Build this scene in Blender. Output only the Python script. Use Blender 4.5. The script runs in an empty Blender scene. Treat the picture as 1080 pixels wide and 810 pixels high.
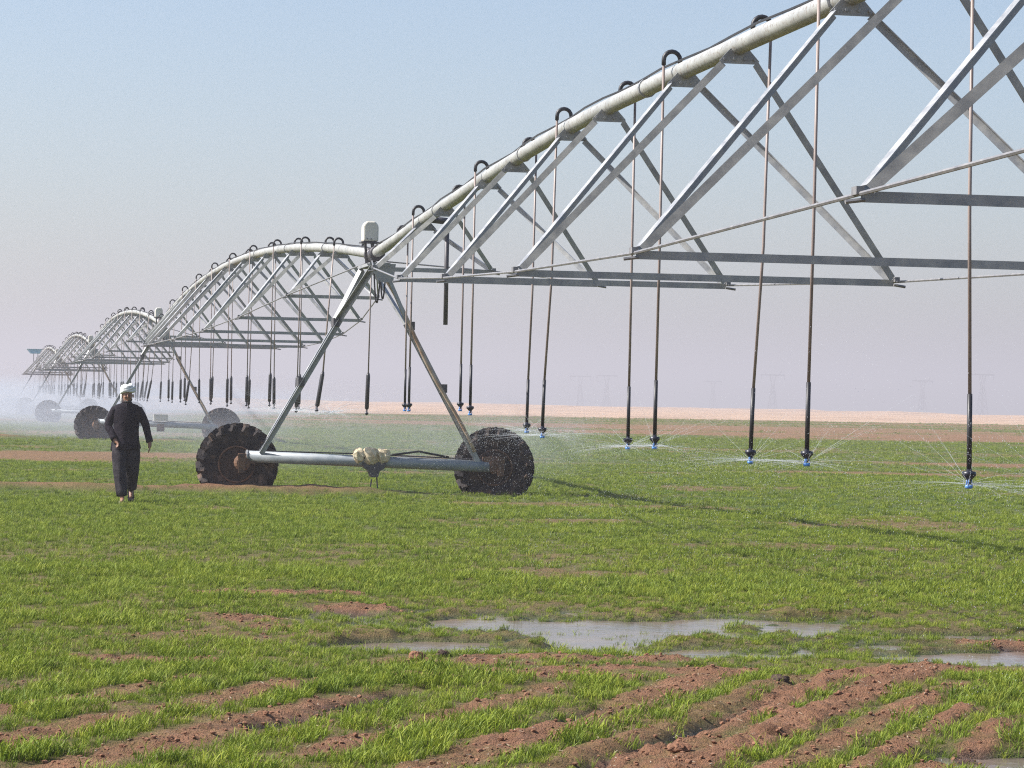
import bpy, bmesh, math, random
import numpy as np
from mathutils import Vector, Matrix

random.seed(7); rng = np.random.default_rng(11)
sc = bpy.context.scene
col = sc.collection
R = math.radians

# ------------------------------------------------------------------ camera
F_PX, CAM_H = 2980.16, 1.5976
PITCH, ROLL = R(0.3071), R(1.0387)
cam = bpy.data.cameras.new('camera'); cam_o = bpy.data.objects.new('camera', cam)
col.objects.link(cam_o)
cam.sensor_width = 36.0; cam.lens = 36.0 * F_PX / 1080.0
cam.clip_start = 0.1; cam.clip_end = 12000
_f = Vector((0, math.cos(PITCH), math.sin(PITCH))); _u = Vector((0, -math.sin(PITCH), math.cos(PITCH)))
_r = Vector((1, 0, 0))
rx = _r * math.cos(ROLL) + _u * math.sin(ROLL)
ux = -_r * math.sin(ROLL) + _u * math.cos(ROLL)
M3 = Matrix((rx, ux, -_f)).transposed()
cam_o.matrix_world = Matrix.Translation((0, 0, CAM_H)) @ M3.to_4x4()
sc.camera = cam_o

# ------------------------------------------------------------------ world, sun, exposure
SUN_EL, SUN_AZ = R(43), R(267)            # azimuth measured clockwise from +Y: the sun stands to the left
w = bpy.data.worlds.new('World'); sc.world = w; w.use_nodes = True
nt = w.node_tree; nt.nodes.clear()
sky = nt.nodes.new('ShaderNodeTexSky'); sky.sky_type = 'NISHITA'; sky.sun_disc = False
sky.sun_elevation = SUN_EL; sky.sun_rotation = SUN_AZ
sky.air_density = 1.0; sky.dust_density = 1.9; sky.ozone_density = 3.2
bgn = nt.nodes.new('ShaderNodeBackground'); bgn.inputs[1].default_value = 0.100
wo = nt.nodes.new('ShaderNodeOutputWorld')
nt.links.new(sky.outputs[0], bgn.inputs[0]); nt.links.new(bgn.outputs[0], wo.inputs[0])

sun = bpy.data.lights.new('sun', 'SUN'); sun.energy = 5.0; sun.angle = R(0.5); sun.color = (1.0, 0.96, 0.91)
sun_o = bpy.data.objects.new('sun', sun); col.objects.link(sun_o)
_sd = Vector((math.sin(SUN_AZ) * math.cos(SUN_EL), math.cos(SUN_AZ) * math.cos(SUN_EL), math.sin(SUN_EL)))
sun_o.rotation_euler = _sd.to_track_quat('Z', 'Y').to_euler()

vs = sc.view_settings
sc.display_settings.display_device = 'sRGB'
vs.view_transform = 'Standard'; vs.look = 'None'; vs.gamma = 1.0; vs.use_curve_mapping = False
vs.exposure = 0.84
cy = sc.cycles
cy.use_denoising = False; cy.filter_width = 1.15; cy.max_bounces = 8; cy.volume_bounces = 0; cy.transparent_max_bounces = 24
cy.diffuse_bounces = 3; cy.glossy_bounces = 2; cy.transmission_bounces = 4
cy.caustics_reflective = False; cy.caustics_refractive = False
cy.volume_max_steps = 256

# ------------------------------------------------------------------ frame of the irrigation line
TH = R(11.0776); OFF = 6.6472
U2 = np.array([-math.sin(TH), math.cos(TH)]); V2 = np.array([math.cos(TH), math.sin(TH)])
def PL(s, l, z=0.0):
    q = (OFF + l) * V2 + s * U2
    return (float(q[0]), float(q[1]), z)
S1, SPAN = 45.9, 49.754

# ------------------------------------------------------------------ numpy noise
def _hash(ix, iy, seed):
    h = (ix * 374761393 + iy * 668265263 + seed * 2147483647) & 0xFFFFFFFF
    h = ((h ^ (h >> 13)) * 1274126177) & 0xFFFFFFFF
    return ((h ^ (h >> 16)) & 0xFFFF) / 65535.0
def vnoise(x, y, seed=0):
    x = np.asarray(x, float); y = np.asarray(y, float)
    ix = np.floor(x).astype(np.int64); iy = np.floor(y).astype(np.int64)
    fx = x - ix; fy = y - iy
    fx = fx * fx * fx * (fx * (fx * 6 - 15) + 10); fy = fy * fy * fy * (fy * (fy * 6 - 15) + 10)
    a = _hash(ix, iy, seed); b = _hash(ix + 1, iy, seed); c = _hash(ix, iy + 1, seed); d = _hash(ix + 1, iy + 1, seed)
    return (a * (1 - fx) + b * fx) * (1 - fy) + (c * (1 - fx) + d * fx) * fy
def fbm(x, y, seed=0, octv=4, gain=0.5):
    v = 0; a = 1; t = 0
    for i in range(octv):
        v = v + a * vnoise(x * 2 ** i + 17.3 * i, y * 2 ** i - 9.1 * i, seed + i); t += a; a *= gain
    return v / t
def sstep(a, b, x):
    t = np.clip((np.asarray(x, float) - a) / (b - a), 0, 1); return t * t * (3 - 2 * t)

# ------------------------------------------------------------------ the field as functions of place
RA = R(19.7)
WATER_Z = -0.05
# drilled rows: bare strips (w = distance across the rows, half width, from, to along the rows)
STRIPS = [(-7.05, .13, 11, 14.9, .8), (-6.42, .16, 10, 14.8, .9), (-5.80, .18, 9, 14.2, 1.0), (-5.07, .12, 11.6, 15.2, .95),
          (-4.42, .17, 9, 16.6, 1.0), (-3.97, .10, 9, 15.8, .75), (-3.74, .13, 8, 16.4, 1.2), (-3.38, .13, 8, 17.5, 1.25), (-3.56, .10, 8, 12.9, .9), (-3.55, .2, 15.6, 17.4, 1.1), (-3.04, .105, 9, 16.2, 1.1),
          (-2.72, .075, 9, 15.3, 1.0), (-2.40, .095, 9, 14.8, 1.0), (-2.04, .10, 8, 14.0, .9),
          (-7.7, .14, 10, 14.2, .7), (-8.4, .12, 9, 14.0, .7), (-1.6, .14, 8, 14.6, .9), (-1.1, .14, 8, 14.3, .9), (-.6, .14, 8, 14.6, .9)]
PATCH = [(-2.0, 22.7, .55, .35), (-1.55, 22.9, .4, .25), (-1.05, 21.45, .55, .3), (-1.85, 20.2, .28, .35), (-1.6, 19.6, .2, .25),
         (.35, 17.6, .75, .22), (.95, 17.75, .25, .3), (-.35, 17.2, .5, .25), (3.4, 19.3, .35, .25), (.15, 16.5, .6, .25),
         (-.5, 16.2, .3, .2), (.9, 16.9, .7, .2), (2.75, 17.2, .5, .22), (-1.9, 16.9, .22, .2), (-2.4, 17.0, .3, .2)]
PUD = [(1.15, 20.2, 1.4, .85, .28, .5), (2.35, 21.2, .75, .35, .3, .5), (-.05, 20.5, .55, .5, 0, .8), (-.68, 18.6, .55, .42, .6, .75), (3.4, 18.3, .9, .7, .1, 1.15),
       (2.65, 19.15, .45, .25, .3, .7), (3.3, 20.1, .6, .3, .3, .6), (2.35, 12.75, .5, .6, 0, .8), (4.6, 18.7, .7, .5, 0, .9)]
FARB = [(-11.5, 70.5, 7.5, 5.0, .78), (-3.0, 75, 5, 4, .5), (10.0, 66.8, 5.5, 1.8, .9), (13.5, 78.5, 5, 2.6, .8), (3.5, 52.0, 1.3, 1.0, .45),
        (24, 146, 22, 20, .85), (14, 172, 20, 15, .8), (30, 120, 9, 5, .5), (-1.9, 30.2, .9, .35, .45), (-.7, 35.5, 1.2, .7, .5), (3.9, 53.5, 2.2, .8, .6),
        (-14, 108, 7, 6, .6), (8, 96, 6, 3, .45), (17.5, 95, 5, 4, .5)]
def field(x, y):
    """height, bare soil 0..1, sand 0..1, pool depth"""
    x = np.asarray(x, float); y = np.asarray(y, float)
    wv = x * math.cos(RA) - y * math.sin(RA); av = x * math.sin(RA) + y * math.cos(RA)
    wj = wv + .10 * (fbm(x * .8, y * .8, 3) - .5) + .05 * (fbm(x * 3, y * 3, 5) - .5)
    aj = av + 2.2 * (fbm(x * 1.1, y * 1.1, 8) - .5)
    n1 = fbm(x * 1.3, y * 1.3, 21); n2 = fbm(x * 5, y * 5, 33); n3 = fbm(x * 14, y * 14, 41, 3)
    near = 1 - sstep(24, 34, y)
    z = .035 * (fbm(x * .45, y * .45, 60) - .5) + .03 * (n1 - .5) + .02 * (n2 - .5)
    bare = np.zeros_like(x)
    for (w0, hw, a0, a1, amt) in STRIPS:
        m = np.exp(-((wj - w0) / (hw * 1.12)) ** 4) * sstep(a0 - .4, a0 + .4, aj) * (1 - sstep(a1 - .7, a1 + .5, aj)) * amt
        m = m * (.55 + .75 * fbm(x * 2.2, y * 2.2, 77))
        bare = np.maximum(bare, m)
    stripm = bare.copy()
    for (px, py, ax, ay) in PATCH:
        d = ((x - px) / ax) ** 2 + ((y - py) / ay) ** 2 + 2.2 * (n2 - .5) + 1.5 * (n1 - .5)
        bare = np.maximum(bare, .95 * (1 - sstep(.5, 1.3, d)))
    # general patchiness
    g = fbm(x * .35, y * .35, 90, 5, .6)
    bare = np.maximum(bare, .55 * sstep(.60, .72, g) * (1 - sstep(90, 140, y)))
    for (px, py, ax, ay, amt) in FARB:
        d = ((x - px) / ax) ** 2 + ((y - py) / ay) ** 2 + 2.4 * (fbm(x * .22, y * .22, 101) - .5) + 1.2 * (fbm(x * .9, y * .9, 103) - .5)
        bare = np.maximum(bare, amt * (1 - sstep(.35, 1.5, d)))
    # far field: thin growth
    fg = fbm(x * .05, y * .11, 121, 4)
    bare = np.maximum(bare, sstep(110, 190, y) * (.3 + .9 * sstep(.4, .62, fg)) * .72)
    # soil relief where bare: clods
    z = z + bare * near * (.062 * (n3 - .45) + .03 * (n2 - .45) + .0)
    z = z + stripm * near * .022 * sstep(-5, -4, wv)
    # ridge and water channel beside the broad bare strip
    ridge = np.exp(-((wj + 3.42) / .17) ** 2) * sstep(8, 9, aj) * (1 - sstep(16.6, 17.6, aj))
    chan = np.exp(-((wj + 3.80) / .07) ** 2) * sstep(8, 9, aj) * (1 - sstep(14.8, 15.6, aj)) * (.6 + .8 * (n1 > .47))
    chan2 = np.exp(-((wj + 4.52) / .08) ** 2) * sstep(12.4, 13, aj) * (1 - sstep(13.8, 14.3, aj))
    chan3 = np.exp(-((wj + 5.70) / .09) ** 2) * sstep(12.6, 13.1, aj) * (1 - sstep(13.6, 14.1, aj))
    z = z + (.015 + .04 * (n1 - .5)) * ridge - .07 * chan - .09 * chan2 - .10 * chan3
    # pools
    pool = np.zeros_like(x)
    for (px, py, ax, ay, an, dep) in PUD:
        dx = x - px; dy = y - py
        a = dx * math.cos(an) + dy * math.sin(an); b = -dx * math.sin(an) + dy * math.cos(an)
        d = (a / ax) ** 2 + (b / ay) ** 2 + 1.3 * (n1 - .5) + .7 * (n2 - .5)
        pool = np.maximum(pool, dep * (1 - sstep(.45, 1.35, d)))
    z = z - .095 * pool
    rg = sstep(-2.0, -.3, x) * sstep(17.6, 18.6, y) * (1 - sstep(21.2, 22.6, y)) * (1 - .85 * sstep(1.9, 2.9, x))
    z = z + rg * (-.045 + .30 * (fbm(x * 1.7 + 3, y * 1.15, 62, 5, .66) - .5))
    bare = np.maximum(bare, sstep(.55, .8, pool) * 1.0)
    # wheel tracks
    s = x * U2[0] + y * U2[1]; l = x * V2[0] + y * V2[1] - OFF
    for k in range(5):
        sk = S1 + SPAN * k
        ds = s - sk - .35 + .16 * (fbm(l * .5, s * .5, 140) - .5)
        tr = np.exp(-((ds + .15) / .62) ** 4)
        lw = (1 - sstep(-1.2, 1.2, l)) * 1.0 + sstep(-1.2, 1.2, l) * .35 * sstep(.4, .6, fbm(l * .6, s * 2, 150))
        bare = np.maximum(bare, tr * np.clip(lw, 0, 1) * (.95 + .3 * fbm(l * 1.5, s * 3, 151)))
        z = z - .06 * np.exp(-(ds / .24) ** 2) + .15 * np.exp(-((ds + .55) / .3) ** 2) * (.55 + .9 * fbm(l * 1.6, s * 2.2, 152)) * (1 - .8 * sstep(-.5, 1.5, l))
    # sand beyond the circle
    edge = 268 + .1 * x + 10 * (fbm(x * .03, y * .03 * 0 + .5, 160) - .5)
    sand = sstep(-3, 3, y - edge)
    z = z + sand * ((.5 + 1.6 * sstep(430, 700, y)) * (fbm(x * .02, y * .02, 170, 5) - .5) + .12 * (fbm(x * .15, y * .15, 171) - .5))
    z = z - 7.0 * sstep(0, 240, y - 860 + 280 * sstep(35, 118, x) + 8 * (fbm(x * .02, y * 0 + .3, 172) - .5))
    bare = np.clip(bare, 0, 1)
    return z, bare, sand, pool

# ------------------------------------------------------------------ node helpers
def new_mat(name):
    m = bpy.data.materials.new(name); m.use_nodes = True
    nt = m.node_tree
    return m, nt, nt.nodes['Principled BSDF']
def nd(nt, typ, **kw):
    n = nt.nodes.new(typ)
    for k, v in kw.items(): setattr(n, k, v)
    return n
def mixc(nt, fac, a, b, blend='MIX'):
    n = nt.nodes.new('ShaderNodeMix'); n.data_type = 'RGBA'; n.blend_type = blend
    for sock, v in ((n.inputs[0], fac), (n.inputs[6], a), (n.inputs[7], b)):
        if hasattr(v, 'is_output') or isinstance(v, bpy.types.NodeSocket): nt.links.new(v, sock)
        elif isinstance(v, (tuple, list)): sock.default_value = (*v, 1) if len(v) == 3 else v
        else: sock.default_value = v
    return n.outputs[2]
def mth(nt, op, a, b=None, clamp=False):
    n = nt.nodes.new('ShaderNodeMath'); n.operation = op; n.use_clamp = clamp
    for i, v in enumerate((a, b)):
        if v is None: continue
        if isinstance(v, bpy.types.NodeSocket): nt.links.new(v, n.inputs[i])
        else: n.inputs[i].default_value = v
    return n.outputs[0]
def noise(nt, scale, detail=4, rough=.55, vec=None):
    n = nt.nodes.new('ShaderNodeTexNoise'); n.inputs['Scale'].default_value = scale
    n.inputs['Detail'].default_value = detail; n.inputs['Roughness'].default_value = rough
    if vec is not None: nt.links.new(vec, n.inputs['Vector'])
    return n.outputs[0]
def ramp(nt, fac, stops):
    n = nt.nodes.new('ShaderNodeValToRGB'); nt.links.new(fac, n.inputs[0])
    el = n.color_ramp.elements
    while len(el) < len(stops): el.new(.5)
    for e, (p, c) in zip(el, stops):
        e.position = p; e.color = (*c, 1) if len(c) == 3 else c
    return n.outputs[0]
def objcoord(nt):
    return nt.nodes.new('ShaderNodeTexCoord').outputs['Object']
def geopos(nt):
    return nt.nodes.new('ShaderNodeNewGeometry').outputs['Position']
def bump(nt, h, strength, dist, bsdf):
    b = nt.nodes.new('ShaderNodeBump'); b.inputs['Strength'].default_value = strength; b.inputs['Distance'].default_value = dist
    nt.links.new(h, b.inputs['Height']); nt.links.new(b.outputs[0], bsdf.inputs['Normal'])
def simple(name, c1, c2=None, scale=6, rough=.6, metal=0., bumpd=0., rough2=None):
    m, nt, b = new_mat(name)
    p = geopos(nt)
    if c2 is not None:
        f = noise(nt, scale, 5, .6, p)
        f2 = ramp(nt, f, [(.35, (0, 0, 0)), (.68, (1, 1, 1))])
        nt.links.new(mixc(nt, f2, c1, c2), b.inputs['Base Color'])
        if rough2 is not None:
            r = nt.nodes.new('ShaderNodeMapRange'); nt.links.new(f2, r.inputs[0])
            r.inputs[3].default_value = rough; r.inputs[4].default_value = rough2
            nt.links.new(r.outputs[0], b.inputs['Roughness'])
        if bumpd: bump(nt, f, .6, bumpd, b)
    else:
        b.inputs['Base Color'].default_value = (*c1, 1)
    if rough2 is None: b.inputs['Roughness'].default_value = rough
    b.inputs['Metallic'].default_value = metal
    return m

M = {}
def make_materials():
    # ---- ground
    m, nt, b = new_mat('field_soil'); p = geopos(nt)
    at_b = nd(nt, 'ShaderNodeAttribute', attribute_name='bare').outputs['Fac']
    at_s = nd(nt, 'ShaderNodeAttribute', attribute_name='sand').outputs['Fac']
    at_w = nd(nt, 'ShaderNodeAttribute', attribute_name='wet').outputs['Fac']
    n1 = noise(nt, 3.0, 6, .65, p); n2 = noise(nt, 30, 5, .7, p); n3 = noise(nt, .35, 5, .6, p)
    soil = ramp(nt, n1, [(.3, (.135, .062, .034)), (.55, (.25, .122, .068)), (.75, (.34, .19, .115))])
    soil = mixc(nt, mth(nt, 'MULTIPLY', n2, .45), soil, (.345, .19, .11))
    soil = mixc(nt, at_w, soil, (.095, .058, .042))
    grn = ramp(nt, n1, [(.3, (.040, .075, .010)), (.6, (.080, .130, .018)), (.8, (.14, .165, .04))])
    grn = mixc(nt, ramp(nt, n3, [(.4, (0, 0, 0)), (.7, (1, 1, 1))]), grn, (.14, .14, .045))
    gm = mth(nt, 'SUBTRACT', 1.0, mth(nt, 'ADD', at_b, mth(nt, 'MULTIPLY', mth(nt, 'SUBTRACT', n2, .5), .9)), True)
    c = mixc(nt, gm, soil, grn)
    n4 = noise(nt, .06, 5, .6, p)
    sand = ramp(nt, n4, [(.36, (.33, .225, .155)), (.5, (.50, .345, .24)), (.64, (.37, .25, .175))])
    c = mixc(nt, at_s, c, sand)
    nt.links.new(c, b.inputs['Base Color'])
    rr = nt.nodes.new('ShaderNodeMapRange'); nt.links.new(at_w, rr.inputs[0]); rr.inputs[3].default_value = .95; rr.inputs[4].default_value = .35
    nt.links.new(rr.outputs[0], b.inputs['Roughness']); b.inputs['Specular IOR Level'].default_value = .25
    bump(nt, mth(nt, 'ADD', mth(nt, 'ADD', n2, mth(nt, 'MULTIPLY', n1, .5)), mth(nt, 'MULTIPLY', noise(nt, 90, 3, .6, p), .5)), 1.0, .05, b)
    M['soil'] = m
    # ---- pools
    m, nt, b = new_mat('muddy_water'); p = geopos(nt)
    n = noise(nt, 1.5, 3, .5, p)
    nt.links.new(ramp(nt, n, [(.35, (.13, .105, .088)), (.7, (.20, .145, .11))]), b.inputs['Base Color'])
    b.inputs['Roughness'].default_value = .18; b.inputs['IOR'].default_value = 1.33
    bump(nt, noise(nt, 9, 3, .5, p), .3, .02, b)
    M['water'] = m
    # ---- grass blades
    m, nt, b = new_mat('wheat_blade'); p = geopos(nt)
    oi = nt.nodes.new('ShaderNodeObjectInfo').outputs['Random']
    n = noise(nt, .5, 4, .6, p)
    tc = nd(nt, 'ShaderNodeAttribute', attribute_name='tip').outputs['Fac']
    c = ramp(nt, oi, [(0, (.042, .100, .005)), (.4, (.115, .200, .009)), (.75, (.215, .285, .015)), (1, (.42, .37, .06))])
    c2 = ramp(nt, n, [(.35, (.060, .125, .014)), (.65, (.235, .29, .018))])
    c = mixc(nt, .45, c, c2)
    c = mixc(nt, ramp(nt, noise(nt, 5.5, 3, .7, p), [(.40, (.8, .8, .8)), (.50, (0, 0, 0))]), c, (.026, .060, .006))
    c = mixc(nt, ramp(nt, noise(nt, 8.0, 3, .7, p), [(.50, (0, 0, 0)), (.64, (.8, .8, .8))]), c, (.38, .41, .035))
    c = mixc(nt, mth(nt, 'MULTIPLY', mth(nt, 'MULTIPLY', tc, tc), .7), mixc(nt, mth(nt, 'MULTIPLY', mth(nt, 'SUBTRACT', 1.0, tc), .5), c, (.035, .06, .012)), (.31, .36, .06))  # shaded bases and sunlit yellow tips painted into the blade colour
    nt.links.new(c, b.inputs['Base Color']); b.inputs['Roughness'].default_value = .5; b.inputs['Specular IOR Level'].default_value = .12
    tr = nt.nodes.new('ShaderNodeBsdfTranslucent'); nt.links.new(mixc(nt, .5, c, (.20, .30, .02)), tr.inputs[0])
    mx = nt.nodes.new('ShaderNodeMixShader'); mx.inputs[0].default_value = .25
    nt.links.new(b.outputs[0], mx.inputs[1]); nt.links.new(tr.outputs[0], mx.inputs[2])
    nt.links.new(mx.outputs[0], nt.nodes['Material Output'].inputs[0])
    M['grass'] = m
    # ---- metals
    M['galv'] = simple('galvanised_steel', (.25, .26, .275), (.42, .42, .41), 7, .40, .3, 0, .6)
    m, nt, b = new_mat('pipe_steel'); p = geopos(nt)
    n = noise(nt, 2.2, 6, .65, p); n2 = noise(nt, 22, 5, .7, p)
    c = ramp(nt, n, [(.3, (.30, .305, .295)), (.6, (.45, .455, .43))])
    c = mixc(nt, ramp(nt, n2, [(.52, (0, 0, 0)), (.68, (.85, .85, .85))]), c, (.20, .15, .11))
    nt.links.new(c, b.inputs['Base Color']); b.inputs['Metallic'].default_value = .3; b.inputs['Roughness'].default_value = .5
    M['pipe'] = m
    M['beam'] = simple('beam_steel', (.22, .25, .27), (.32, .34, .35), 6, .45, .1, 0, .65)
    M['dark_steel'] = simple('dark_weathered_steel', (.06, .06, .07), (.11, .10, .10), 10, .5, .3)
    M['rod'] = simple('rod_steel', (.17, .17, .18), (.28, .27, .265), 12, .5, .3)
    M['rubber'] = simple('black_rubber', (.012, .012, .015), (.025, .024, .026), 10, .45)
    M['hose'] = simple('hose_plastic', (.19, .145, .125), (.33, .265, .235), 1.6, .45)
    M['nozzle'] = simple('nozzle_plastic', (.010, .011, .02), None, 1, .35)
    M['blue'] = simple('blue_plastic', (.07, .24, .62), None, 1, .35)
    m, nt, b = new_mat('muddy_tyre'); p = geopos(nt)
    n = noise(nt, 5, 6, .7, p); n2 = noise(nt, 40, 4, .7, p)
    c = ramp(nt, n, [(.40, (.010, .010, .011)), (.54, (.040, .031, .026)), (.68, (.19, .12, .08))])
    c = mixc(nt, mth(nt, 'MULTIPLY', n2, .4), c, (.05, .046, .05))
    nt.links.new(c, b.inputs['Base Color']); b.inputs['Roughness'].default_value = .75; bump(nt, n2, .5, .01, b)
    M['tyre'] = m
    M['rim'] = simple('muddy_rim', (.022, .020, .020), (.075, .045, .03), 7, .6, .0)
    M['mud'] = simple('rust_mud', (.19, .105, .062), (.07, .05, .042), 9, .8)
    M['white'] = simple('white_cover', (.66, .63, .56), (.58, .54, .45), 5, .5)
    M['cream'] = simple('cream_sacking', (.62, .55, .38), (.45, .34, .20), 14, .85, 0, .02)
    M['cable'] = simple('cable_black', (.015, .015, .017), None, 1, .5)
    M['teal'] = simple('pale_blue_paint', (.12, .42, .58), (.55, .74, .80), 1.2, .5)
    M['conduit'] = simple('rusty_conduit', (.52, .42, .32), (.30, .17, .10), 4, .7)
    # ---- person
    M['skin'] = simple('skin', (.27, .135, .08), (.22, .105, .06), 10, .5)
    M['cloth'] = simple('black_cloth', (.008, .006, .010), (.018, .014, .020), 9, .85, 0, .03)
    M['trouser'] = simple('lit_crease_cloth', (.012, .010, .014), (.045, .040, .043), 9, .85, 0, .03)  # paler second tone paints lit creases into cloth as dark as the tunic
    M['turban'] = simple('white_cotton', (.74, .74, .72), (.60, .60, .60), 30, .85, 0, .01)
    M['beard'] = simple('dark_hair', (.012, .010, .009), None, 1, .7)
    M['sandal'] = simple('sandal_leather', (.10, .07, .05), (.30, .27, .24), 20, .6)
    M['eye'] = simple('eye_dark', (.01, .008, .008), None, 1, .3)
    # ---- drops of water
    m, nt, b = new_mat('water_drops')
    b.inputs['Base Color'].default_value = (.85, .88, .92, 1); b.inputs['Roughness'].default_value = .25
    tr = nt.nodes.new('ShaderNodeBsdfTranslucent'); tr.inputs[0].default_value = (.85, .88, .92, 1)
    tp = nt.nodes.new('ShaderNodeBsdfTransparent'); m2 = nt.nodes.new('ShaderNodeMixShader'); m2.inputs[0].default_value = .5
    m1 = nt.nodes.new('ShaderNodeMixShader'); m1.inputs[0].default_value = .5
    nt.links.new(b.outputs[0], m1.inputs[1]); nt.links.new(tr.outputs[0], m1.inputs[2])
    nt.links.new(tp.outputs[0], m2.inputs[1]); nt.links.new(m1.outputs[0], m2.inputs[2])
    nt.links.new(m2.outputs[0], nt.nodes['Material Output'].inputs[0])
    M['drops'] = m
    M['clod'] = simple('clod_soil', (.17, .082, .048), (.27, .145, .09), 20, .95, 0, .03)
    M['clod_dark'] = simple('clod_dark_soil', (.05, .035, .03), (.09, .06, .045), 20, .9, 0, .02)  # darker brown than the other clods
    M['pylon'] = simple('pylon_steel', (.20, .20, .21), None, 1, .6, .3)
make_materials()
for _n in ('cloth', 'trouser', 'tyre', 'rim', 'clod', 'clod_dark', 'mud'):
    M[_n].node_tree.nodes['Principled BSDF'].inputs['Specular IOR Level'].default_value = .12

# ------------------------------------------------------------------ mesh helpers
def tag(o, label=None, cat=None, group=None, kind=None):
    if label: o['label'] = label
    if cat: o['category'] = cat
    if group: o['group'] = group
    if kind: o['kind'] = kind
    return o
def empty(name, loc, rz=0.0):
    o = bpy.data.objects.new(name, None); col.objects.link(o)
    o.location = loc; o.rotation_euler = (0, 0, rz); o.empty_display_size = .2
    return o
class MB:
    def __init__(s): s.v = []; s.f = []
    def add(s, vs, fs):
        n = len(s.v); s.v += [tuple(map(float, v)) for v in vs]; s.f += [tuple(i + n for i in f) for f in fs]; return s
    def prism(s, poly, p0, p1, up=(0, 0, 1)):
        """sweep a closed 2-D polygon from p0 to p1"""
        p0 = Vector(p0); p1 = Vector(p1); d = (p1 - p0).normalized(); upv = Vector(up)
        if abs(d.dot(upv)) > .98: upv = Vector((1, 0, 0))
        x = d.cross(upv).normalized(); y = x.cross(d).normalized(); n = len(poly)
        vs = [p0 + x * a + y * b for a, b in poly] + [p1 + x * a + y * b for a, b in poly]
        fs = [(i, (i + 1) % n, (i + 1) % n + n, i + n) for i in range(n)] + [tuple(range(n))[::-1], tuple(range(n, 2 * n))]
        return s.add(vs, fs)
    def angle(s, p0, p1, a=.07, t=.008, up=(0, 0, 1), flip=1):
        poly = [(0, 0), (a * flip, 0), (a * flip, -t), (t * flip, -t), (t * flip, -a), (0, -a)]
        if flip < 0: poly = poly[::-1]
        return s.prism(poly, p0, p1, up)
    def bar(s, p0, p1, wdt, hgt, up=(0, 0, 1)):
        a, b = wdt / 2, hgt / 2
        return s.prism([(-a, -b), (a, -b), (a, b), (-a, b)], p0, p1, up)
    def box(s, c, dx, dy, dz):
        return s.bar((c[0], c[1] - dy / 2, c[2]), (c[0], c[1] + dy / 2, c[2]), dx, dz)
    def tube(s, pts, r, n=10, cap=True):
        pts = [Vector(p) for p in pts]; m = len(pts)
        rs = r if hasattr(r, '__len__') else [r] * m
        prev = None; base = len(s.v); vs = []; fs = []
        for i, p in enumerate(pts):
            d = (pts[min(i + 1, m - 1)] - pts[max(i - 1, 0)]).normalized()
            if prev is None:
                a = Vector((0, 0, 1)) if abs(d.z) < .9 else Vector((1, 0, 0))
                x = d.cross(a).normalized()
            else:
                x = (prev - d * prev.dot(d)).normalized()
            prev = x; y = d.cross(x)
            for k in range(n):
                t = 2 * math.pi * k / n
                vs.append(p + x * (rs[i] * math.cos(t)) + y * (rs[i] * math.sin(t)))
        for i in range(m - 1):
            for k in range(n):
                k2 = (k + 1) % n
                fs.append((i * n + k, i * n + k2, (i + 1) * n + k2, (i + 1) * n + k))
        if cap: fs += [tuple(range(n))[::-1], tuple(range((m - 1) * n, m * n))]
        return s.add(vs, fs)
    def lathe(s, prof, c=(0, 0, 0), axis='Z', n=20):
        """prof: (radius, height) pairs along the axis"""
        vs = []; fs = []; m = len(prof)
        for r, h in prof:
            for k in range(n):
                t = 2 * math.pi * k / n; a, b = r * math.cos(t), r * math.sin(t)
                v = {'Z': (a, b, h), 'Y': (a, h, -b), 'X': (h, a, b)}[axis]
                vs.append((v[0] + c[0], v[1] + c[1], v[2] + c[2]))
        for i in range(m - 1):
            for k in range(n):
                k2 = (k + 1) % n; fs.append((i * n + k, i * n + k2, (i + 1) * n + k2, (i + 1) * n + k))
        if prof[0][0] > 1e-6: fs.append(tuple(range(n))[::-1])
        if prof[-1][0] > 1e-6: fs.append(tuple(range((m - 1) * n, m * n)))
        return s.add(vs, fs)
    def build(s, name, mat, parent=None, smooth=False, loc=None):
        me = bpy.data.meshes.new(name); me.from_pydata(s.v, [], s.f)
        bm = bmesh.new(); bm.from_mesh(me); bmesh.ops.recalc_face_normals(bm, faces=bm.faces); bm.to_mesh(me); bm.free()
        me.materials.append(mat)
        if smooth:
            me.polygons.foreach_set('use_smooth', [len(p.vertices) <= 4 for p in me.polygons])
        o = bpy.data.objects.new(name, me); col.objects.link(o)
        if parent: o.parent = parent
        if loc: o.location = loc
        return o
def inst(src, parent, loc=None, rot=None):
    o = src.copy(); col.objects.link(o); o.parent = parent
    if loc is not None: o.location = loc
    if rot is not None: o.rotation_euler = rot
    return o
def copy_tree(o, parent=None, depth=3):
    c = o.copy(); col.objects.link(c); c.parent = parent
    if depth > 1:
        for ch in list(o.children): copy_tree(ch, c, depth - 1)
    return c

# ------------------------------------------------------------------ ground sheet
def graded(start, stop, d0, g, dmax):
    out = [start]; d = d0
    while out[-1] < stop:
        out.append(out[-1] + d); d = min(d * g, dmax)
    return out
ys = [-220, -120, -60, -30, -15, -5, 0, 4, 7, 9, 10] + list(np.arange(10.4, 11.4, .1)) + list(np.arange(11.4, 24.0, .028))
ys = sorted(set(np.round(ys, 4).tolist())) + graded(24.03, 62, .033, 1.012, .36) + graded(62.4, 5600, .4, 1.03, 140)
xp = list(np.arange(0, 5.4, .028)) + graded(5.43, 5200, .03, 1.075, 260)
xs = np.array([-a for a in xp[:0:-1]] + xp); ys = np.array(ys)
X, Y = np.meshgrid(xs, ys); Z, B, SD, PO = field(X, Y)
nx, ny = len(xs), len(ys)
me = bpy.data.meshes.new('field_ground')
me.vertices.add(nx * ny); me.vertices.foreach_set('co', np.stack([X, Y, Z], -1).astype(np.float32).ravel())
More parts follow.
